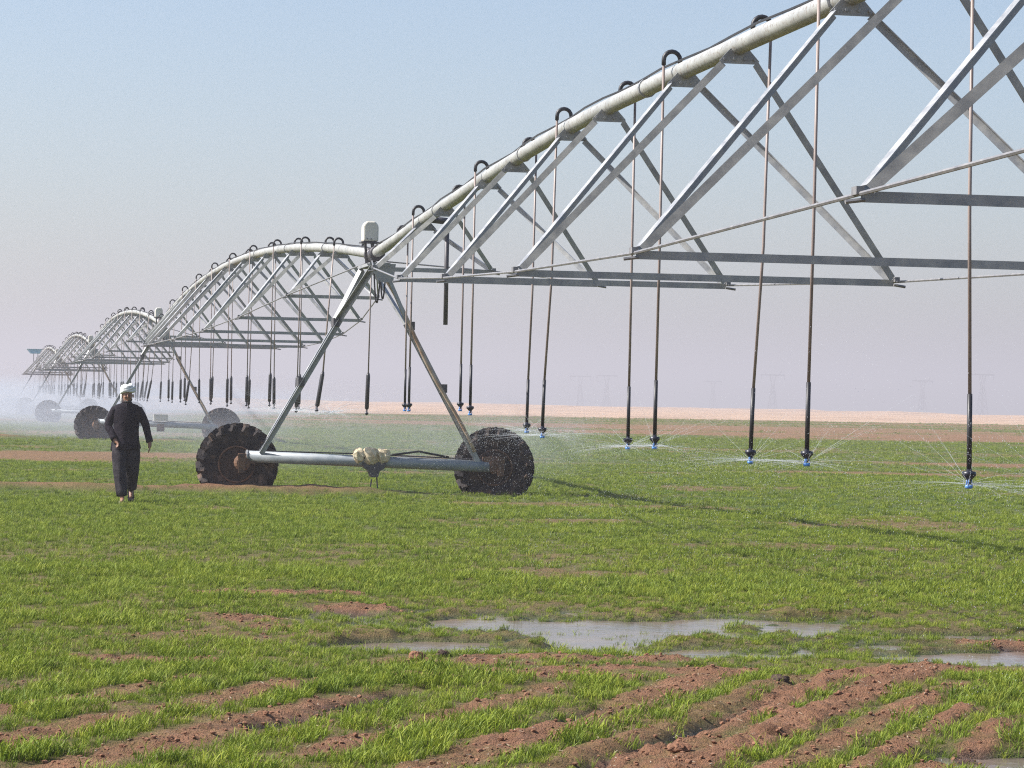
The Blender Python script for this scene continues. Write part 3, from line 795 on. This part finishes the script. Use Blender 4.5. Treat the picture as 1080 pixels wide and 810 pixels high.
    ss = bo.modifiers.new('sub', 'SUBSURF'); ss.levels = 2; ss.render_levels = 2
    dg = bpy.context.evaluated_depsgraph_get(); em = bpy.data.meshes.new_from_object(bo.evaluated_get(dg))
    bpy.data.objects.remove(bo)
    # add face relief to the same mesh
    bm = bmesh.new(); bm.from_mesh(em)
    def blob(c, rr, seg=10):
        r_ = bmesh.ops.create_uvsphere(bm, u_segments=seg, v_segments=seg - 2, radius=1.0)
        for v in r_['verts']: v.co = Vector((c[0] + v.co.x * rr[0], c[1] + v.co.y * rr[1], c[2] + v.co.z * rr[2]))
    blob((.013, -.098, 1.527), (.013, .022, .024)); blob((.013, -.085, 1.550), (.009, .016, .03))     # nose
    blob((.010, -.075, 1.567), (.045, .018, .012)); blob((.012, -.078, 1.490), (.022, .014, .008))    # brow, lips
    blob((-.066, .0, 1.540), (.012, .022, .032)); blob((.086, .0, 1.540), (.012, .022, .032))        # ears
    blob((-.02, -.072, 1.520), (.02, .016, .018)); blob((.045, -.072, 1.520), (.02, .016, .018)); blob((.012, -.062, 1.455), (.032, .028, .022))
    bm.to_mesh(em); bm.free(); em.materials.clear(); em.materials.append(M['skin'])
    for pl in em.polygons: pl.use_smooth = True
    em.name = 'body'; body = bpy.data.objects.new('body', em); col.objects.link(body); body.parent = p
    for ex in (-.018, .042): MB().lathe([(0, -.008), (.008, 0), (0, .008)], (ex, -.084, 1.550), 'Z', 8).build('eye', M['eye'], body)
    loft([(.012, -.048, 1.432, .022, .026), (.012, -.052, 1.446, .040, .040), (.012, -.046, 1.462, .054, .046), (.012, -.024, 1.478, .064, .036), (.012, -.012, 1.50, .067, .024)], 14).build('beard', M['beard'], body, True)
    # turban: wound layers
    tb = MB(); rr = random.Random(3)
    for j in range(7):
        tz = 1.606 + .013 * j; rad = .084 - .0052 * max(0, j - 2) ** 1.25
        pts = []
        til = (.25, -.15, .2, -.3, .2, -.15, .1)[j]
        for k in range(19):
            a = 2 * math.pi * k / 18 + j
            pts.append((.01 + rad * .98 * math.cos(a), .004 + rad * 1.08 * math.sin(a), tz + til * rad * math.cos(a) + .012 * math.sin(a * 2 + j)))
        tb.tube(pts, [(.024 if j < 5 else .018) * (1 + .3 * math.sin(k * .8 + j * 2)) for k in range(19)], 8, False)
    tb.lathe([(.080, 1.60), (.080, 1.655), (.055, 1.69), (.0, 1.70)], (.01, .004, 0), 'Z', 14)
    tb.tube([(-.06, .08, 1.60), (-.07, .07, 1.54), (-.072, .07, 1.47), (-.06, .085, 1.42)], [.03, .028, .022, .012], 8)
    tb.build('turban', M['turban'], p, True)
    # tunic: torso and sleeves
    tu = loft([(0, .0, 1.445, .062, .06), (0, .005, 1.43, .09, .075), (0, .01, 1.408, .158, .092), (0, .012, 1.372, .195, .112), (0, .01, 1.28, .205, .128), (0, .005, 1.18, .19, .125, 0, .03), (0, 0, 1.06, .178, .122, 0, .045),
               (0, 0, .96, .185, .128, .03, .055), (.0, -.005, .86, .20, .138, .05, .07), (0, -.01, .78, .21, .15, .09, .085), (0, -.01, .765, .20, .14, .09, .085)], 22)
    for sd, sh, el, wr in ((-1, J['shR'], J['elR'], J['wrR']), (1, J['shL'], J['elL'], J['wrL'])):
        sh_, el_, wr_ = Vector(sh[:3]), Vector(el[:3]), Vector(wr[:3])
        pts = [sh_ + Vector((-sd * .06, 0, .015)), sh_ + Vector((-sd * .005, 0, -.02)), sh_.lerp(el_, .45), el_.lerp(sh_, .08) + Vector((sd * .006, .01, 0)), el_.lerp(wr_, .12), el_.lerp(wr_, .6), wr_.lerp(el_, .06), wr_.lerp(el_, -.02)]
        tu.tube(pts, [.035, .072, .068, .058, .056, .050, .053, .050], 14)
    tu.build('tunic', M['cloth'], p, True)
    col_ = MB(); col_.tube([(.062 * math.cos(a), .002 + .06 * math.sin(a), 1.448) for a in np.linspace(0, 2 * math.pi, 17)], .012, 6, False)
    col_.tube([(.0, -.07, 1.445), (0, -.112, 1.38), (0, -.127, 1.26), (0, -.127, 1.16)], .008, 5); col_.build('collar', M['cloth'], p, True)
    # trousers
    tr = MB()
    for sd, hp, kn, an, rr_ in ((-1, J['hipR'], J['kneR'], J['ankR'], (.115, .105, .085)), (1, J['hipL'], J['kneL'], J['ankL'], (.115, .108, .085))):
        hp, kn, an = Vector(hp[:3]), Vector(kn[:3]), Vector(an[:3])
        pts = [hp + Vector((0, 0, .09)), hp, hp.lerp(kn, .5), kn, kn.lerp(an, .4), kn.lerp(an, .75), kn.lerp(an, .93), kn.lerp(an, .95)]
        n0 = len(tr.v)
        tr.tube(pts, [.075, .098, .106, .096, .088, .082, .078, .05], 18)
        for i in range(n0, len(tr.v)):
            v = tr.v[i]; a = (i - n0) % 18; k = .011 * math.sin(a * 2.1 + v[2] * 14) + .008 * math.sin(v[2] * 37 + a)
            tr.v[i] = (v[0] + k * math.cos(a * .35), v[1] + k * math.sin(a * .35), v[2])
    tr.lathe([(.0, .98), (.09, .97), (.11, .9), (.11, .80), (0, .76)], (0, 0, 0), 'Z', 18)
    tr.build('trousers', M['trouser'], p, True)
    # sandals
    s1 = loft([(-.03, -.30, -.005, .042, .135), (-.03, -.30, .018, .044, .14)], 16); s1.tube([(-.075, -.32, .015), (-.03, -.325, .065), (.015, -.32, .015)], .012, 6); s1.build('sandal', M['sandal'], p)
    s2 = MB(); s2.bar((.07, .31, .17), (.08, .12, .025), .085, .025); s2.tube([(.03, .19, .07), (.077, .18, .12), (.125, .19, .07)], .012, 6); s2.build('sandal', M['cloth'], p)
    return p
person()

# ------------------------------------------------------------------ clods and stones
def clod_mesh(seed, r, mat):
    bm = bmesh.new(); bmesh.ops.create_icosphere(bm, subdivisions=4, radius=r); rr = random.Random(seed)
    for v in bm.verts:
        n = v.co.normalized(); k = .75 + .5 * float(vnoise(np.array(n.x * 2.2 + seed), np.array(n.y * 2.2 + n.z * 1.7), seed)); k += .22 * (float(fbm(np.array(n.x * 6 + n.z * 3 + seed), np.array(n.y * 6 - n.z * 4), seed + 9, 3)) - .5); v.co = v.co * k * rr.uniform(.985, 1.015); v.co.z *= .62
    m = bpy.data.meshes.new('dirt_clod'); bm.to_mesh(m); bm.free(); m.materials.append(mat); return m
for i, (x, y, r, mt, lb) in enumerate([
        (1.56, 16.15, .055, 'clod_dark', 'dark clod at the far end of the broad bare strip'),
        (1.36, 14.25, .055, 'clod', 'large reddish clod with a dark shadow on the broad bare strip'),
        (2.62, 15.75, .045, 'clod_dark', 'flat black clod between the wheat rows at right'),
        (.78, 12.75, .048, 'clod', 'reddish clod beside the water channel near the bottom edge'),
        (-.40, 17.55, .04, 'clod_dark', 'small black clod below the thin strip of water'),
        (-.55, 17.2, .05, 'clod', 'reddish crumbly clod left of the small black clod')]):
    z = float(field(np.array([x]), np.array([y]))[0][0])
    o = bpy.data.objects.new('dirt_clod', clod_mesh(i + 3, r, M[mt])); col.objects.link(o)
    o.location = (x, y, z + r * .35); o.rotation_euler = (0, 0, i * 1.1); tag(o, lb, 'clod', 'clods on the bare soil')
def crumbs():
    bases = []
    for i in range(5):
        bm = bmesh.new(); bmesh.ops.create_icosphere(bm, subdivisions=1, radius=1.0); rr = random.Random(i)
        for v in bm.verts: v.co *= rr.uniform(.6, 1.15)
        bases.append((np.array([v.co[:] for v in bm.verts]), np.array([[v.index for v in f.verts] for f in bm.faces]))); bm.free()
    x = rng.uniform(-5, 6, 70000); y = rng.uniform(11.2, 24, 70000); k = np.abs(x) < .21 * y + .5; x, y = x[k], y[k]
    z, b, sd, po = field(x, y); k = (rng.random(len(x)) < (b - .35) * 1.2) & (z > WATER_Z - .005); x, y, z = x[k], y[k], z[k]
    V = []; Fc = []; n0 = 0
    for i in range(len(x)):
        bv, bf = bases[i % 5]; r = .003 + .016 * rng.random() ** 4; a = rng.uniform(0, 6.28)
        q = bv * r; q = np.stack([q[:, 0] * math.cos(a) - q[:, 1] * math.sin(a), q[:, 0] * math.sin(a) + q[:, 1] * math.cos(a), q[:, 2] * .7], 1) + (x[i], y[i], z[i] + r * .3)
        V.append(q); Fc.append(bf + n0); n0 += len(bv)
    V = np.concatenate(V); Fc = np.concatenate(Fc)
    m = bpy.data.meshes.new('soil_crumbs'); m.from_pydata(V.tolist(), [], Fc.tolist()); m.materials.append(M['clod'])
    o = bpy.data.objects.new('soil_crumbs', m); col.objects.link(o); tag(o, 'loose reddish soil crumbs over the bare strips', 'soil', kind='stuff')
crumbs()

def straw():
    x = rng.uniform(-5, 6, 4500); y = rng.uniform(11.2, 24, 4500); k = np.abs(x) < .21 * y + .5; x, y = x[k], y[k]
    z, b, sd, po = field(x, y); k = (rng.random(len(x)) < b) & (z > WATER_Z); x, y, z = x[k], y[k], z[k]
    mb = MB()
    for a, b_, c in zip(x, y, z):
        t = rng.uniform(0, 6.28); L = rng.uniform(.004, .014); d = Vector((math.cos(t) * L, math.sin(t) * L, rng.uniform(-.3, .5) * L)); q = Vector((a, b_, c + .008))
        mb.bar(q - d, q + d, .0035, .002)
    o = mb.build('straw_litter', simple('straw', (.30, .23, .15), (.46, .39, .29), 30, .8)); tag(o, 'dry straw bits and pale flecks strewn over the bare soil', 'straw', kind='stuff')
straw()

# ------------------------------------------------------------------ spray: droplets thrown out by the sprinklers
def spray():
    V = []; Fc = []; n0 = 0
    oct_ = np.array([(1, 0, 0), (-1, 0, 0), (0, 1, 0), (0, -1, 0), (0, 0, 1), (0, 0, -1)], float)
    of = np.array([(0, 2, 4), (2, 1, 4), (1, 3, 4), (3, 0, 4), (2, 0, 5), (1, 2, 5), (3, 1, 5), (0, 3, 5)])
    srcs = [(p, s) for (p, zn, s) in near_drops]
    for k in range(6):
        srcs.append((PL(S1 + 1.4 + 2.48 * k, .16 * (1 if k % 2 == 0 else -1), 1.3), S1 + 3 * k))
    srcs = [(p, s) for (p, s) in srcs if s < 34.5 or s > 47]
    def seg(q0, q1, r0, r1):
        nonlocal n0
        d = q1 - q0; d = d / np.linalg.norm(d); e1 = np.cross(d, (0, 0, 1.0)); e1 /= np.linalg.norm(e1); e2 = np.cross(e1, d)
        ang = [(math.cos(a), math.sin(a)) for a in (0, 2.094, 4.189)]
        V.append(np.array([q0 + r0 * (c * e1 + s_ * e2) for c, s_ in ang] + [q1 + r1 * (c * e1 + s_ * e2) for c, s_ in ang]))
        Fc.append(np.array([(0, 1, 4), (0, 4, 3), (1, 2, 5), (1, 5, 4), (2, 0, 3), (2, 3, 5)]) + n0); n0 += 6
    for (p, s) in srcs:
        p = np.array(p); nj = 26; ph = rng.uniform(0, 6.28)
        for j in range(nj):
            a = ph + 2 * math.pi * j / nj + rng.normal(0, .06); el = rng.normal(.03, .05) if rng.random() < .6 else rng.uniform(.1, .6)
            v0 = rng.uniform(5.0, 8.5); dx, dy = math.cos(a) * math.cos(el), math.sin(a) * math.cos(el); vz = math.sin(el) * v0
            def at(t):
                dr = v0 * (1 - math.exp(-1.9 * t)) / 1.9
                return p + np.array([dx * dr, dy * dr, vz * t - 4.6 * t * t])
            T = rng.uniform(.04, .17); ts = np.linspace(.004, T, 7)
            for t0, t1_ in zip(ts[:-1], ts[1:]):                       # the unbroken thread of each jet
                f0 = 1 - .75 * t0 / T; f1 = 1 - .75 * t1_ / T
                seg(at(t0), at(t1_), .0015 * f0 * (s / 30), .0015 * f1 * (s / 30))
            for t in rng.random(90) ** 1.1 * (.55 if s < 29 else .28):                      # the drops it breaks into
                q = at(t) + rng.normal(0, .004 + .16 * t, 3)
                if q[2] < .06: continue
                qs = float(q[0] * U2[0] + q[1] * U2[1]); ql = float(q[0] * V2[0] + q[1] * V2[1]) - OFF
                if 43.5 < qs < 46.5 and 1 < ql < 3.4: continue
                L = rng.uniform(.003, .008); r = rng.uniform(.0010, .0020) * (.7 + .3 * s / 40)
                V.append(oct_ * np.array([r, r, L * .6]) + q); Fc.append(of + n0); n0 += 6
    V = np.concatenate(V); Fc = np.concatenate(Fc)
    m = bpy.data.meshes.new('water_spray'); m.vertices.add(len(V)); m.vertices.foreach_set('co', V.astype(np.float32).ravel())
    m.loops.add(Fc.size); m.loops.foreach_set('vertex_index', Fc.astype(np.int32).ravel())
    m.polygons.add(len(Fc)); m.polygons.foreach_set('loop_start', np.arange(0, Fc.size, 3, dtype=np.int32)); m.update(calc_edges=True)
    m.materials.append(M['drops'])
    o = bpy.data.objects.new('water_spray', m); col.objects.link(o); tag(o, 'fine white water spray fanning out from the sprinkler heads', 'spray', kind='stuff')
spray()

# ------------------------------------------------------------------ pylons far out in the haze
def pylon(name_label):
    root = empty('pylon', (0, 0, 0)); tag(root, name_label, 'pylon', 'power pylons in the haze')
    H = 30.0
    for sx in (-1, 1):
        for sy in (-1, 1):
            MB().bar((sx * 3.0, sy * 3.0, 0), (sx * .8, sy * .8, 21), .34, .34).build('leg', M['pylon'], root)
            MB().bar((sx * .8, sy * .8, 21), (sx * 2.2, sy * .6, 27.5), .3, .3).build('neck', M['pylon'], root)
    lt = MB(); zs = [0, 5, 9.5, 13.5, 17.5, 21]
    for a, b in zip(zs[:-1], zs[1:]):
        ha = 3 - 2.2 * a / 21; hb = 3 - 2.2 * b / 21
        for sy in (-1, 1):
            lt.bar((-ha, sy * ha, a), (hb, sy * hb, b), .2, .2); lt.bar((ha, sy * ha, a), (-hb, sy * hb, b), .2, .2)
            lt.bar((sy * ha, -ha, a), (sy * hb, hb, b), .2, .2)
    lt.build('lattice', M['pylon'], root)
    MB().bar((-9, 0, 27.8), (9, 0, 27.8), .8, .9).build('crossarm', M['pylon'], root)
    for sx in (-1, 1): MB().bar((sx * 5.5, 0, 28.2), (sx * 6.2, 0, 31), .4, .4).build('earth_peak', M['pylon'], root)
    for x in (-8.5, 0, 8.5): MB().bar((x, 0, 27.4), (x, 0, 24.6), .35, .35).build('insulator', M['pylon'], root)
    return root
py0 = pylon('x')
for i, (px, d, sc_, lb) in enumerate([(612, 2500, 1.08, 'leftmost faint pylon of the close pair in the haze'), (640, 2450, 1.10, 'right-hand faint pylon of the close pair in the haze'),
                                 (752, 2700, 1.05, 'slim faint pylon between the close pair and the tall pylons'), (815, 2350, 1.18, 'tall faint pylon seen left of the brown drop hose'),
                                 (973, 2400, 1.10, 'faint pylon just left of the rightmost drop hose'), (1036, 2250, 1.26, 'tallest faint pylon, right of the rightmost drop hose')]):
    o = py0 if i == 0 else copy_tree(py0)
    o['label'] = lb; xx = (px - 540) / F_PX * d; o.location = (xx, d, -7.2); o.scale = (sc_, sc_, sc_); o.rotation_euler = (0, 0, R(12 + 7 * (i % 3)))

# ------------------------------------------------------------------ mist drifting off the sprinklers, and the dusty air
def vol(name, density, colr, aniso=.2):
    m = bpy.data.materials.new(name); m.use_nodes = True; nt = m.node_tree; nt.nodes.clear()
    v = nt.nodes.new('ShaderNodeVolumePrincipled'); v.inputs['Color'].default_value = (*colr, 1); v.inputs['Density'].default_value = density
    v.inputs['Anisotropy'].default_value = aniso
    o = nt.nodes.new('ShaderNodeOutputMaterial'); nt.links.new(v.outputs[0], o.inputs['Volume']); return m
def mist(c, r, dens, label, rz=TH, seed=0, nscale=.2):
    bm = bmesh.new(); bmesh.ops.create_icosphere(bm, subdivisions=4, radius=1.0)
    for v in bm.verts:
        n = v.co.copy(); k = 1 + .22 * (float(fbm(np.array(n.x * 1.8 + seed * 5), np.array(n.y * 1.8 + n.z * 1.3 + seed), 300 + seed, 3)) - .5) * 2
        v.co = Vector((n.x * r[0] * k, n.y * r[1] * k, n.z * r[2] * k))
    m = bpy.data.meshes.new('spray_mist'); bm.to_mesh(m); bm.free(); mt = vol('mist_%d' % seed, dens, (.90, .93, .99), .3); m.materials.append(mt)
    nt = mt.node_tree; tc = nt.nodes.new('ShaderNodeTexCoord'); mp = nt.nodes.new('ShaderNodeMapping')
    mp.inputs['Scale'].default_value = (1 / r[0], 1 / r[1], 1 / r[2]); nt.links.new(tc.outputs['Object'], mp.inputs['Vector'])
    ln = nt.nodes.new('ShaderNodeVectorMath'); ln.operation = 'LENGTH'; nt.links.new(mp.outputs[0], ln.inputs[0])
    fall = nt.nodes.new('ShaderNodeMapRange'); fall.interpolation_type = 'SMOOTHSTEP'; nt.links.new(ln.outputs['Value'], fall.inputs[0])
    fall.inputs[1].default_value = .15; fall.inputs[2].default_value = .9; fall.inputs[3].default_value = 1; fall.inputs[4].default_value = 0
    nz = nt.nodes.new('ShaderNodeTexNoise'); nz.inputs['Scale'].default_value = nscale; nz.inputs['Detail'].default_value = 2.5; nt.links.new(tc.outputs['Object'], nz.inputs['Vector'])
    cl = nt.nodes.new('ShaderNodeMapRange'); nt.links.new(nz.outputs[0], cl.inputs[0]); cl.inputs[1].default_value = .36; cl.inputs[2].default_value = .66; cl.inputs[3].default_value = .15; cl.inputs[4].default_value = 1.9
    pv = [n for n in nt.nodes if n.type == 'PRINCIPLED_VOLUME'][0]
    nt.links.new(mth(nt, 'MULTIPLY', mth(nt, 'MULTIPLY', fall.outputs[0], cl.outputs[0]), dens), pv.inputs['Density'])
    o = bpy.data.objects.new('spray_mist', m); col.objects.link(o); o.location = c; o.rotation_euler = (0, 0, rz)
    tag(o, label, 'mist', kind='stuff'); return o
mist(PL(170, -5, .5), (14, 95, 2.4), .028, 'pale bank of spray mist round the far towers', seed=1, nscale=.10)
mist(PL(235, 2, .3), (30, 60, 3.4), .035, 'white bank of spray mist hiding the horizon behind the far towers', seed=5, nscale=.08)
mist(PL(100, -1, .6), (10, 11, 1.9), .06, 'white spray drifting past the wheels of the second tower', seed=2, nscale=.35)
mist(PL(47.5, 2.6, .9), (2.6, 2.8, 1.1), .075, 'thin spray blowing over the right wheel of the nearest tower', seed=3, nscale=1.4)
mist(PL(62, 1.5, .6), (8, 16, 1.1), .020, 'faint spray low over the field behind the nearest tower', seed=4, nscale=.4)
hb = MB().box((0, 2700, 20), 11000, 6200, 60)
hz = hb.build('haze', vol('dusty_air', .00098, (.78, .735, .76), .2)); tag(hz, 'pale dusty haze filling the air over the plain', 'haze', kind='stuff')
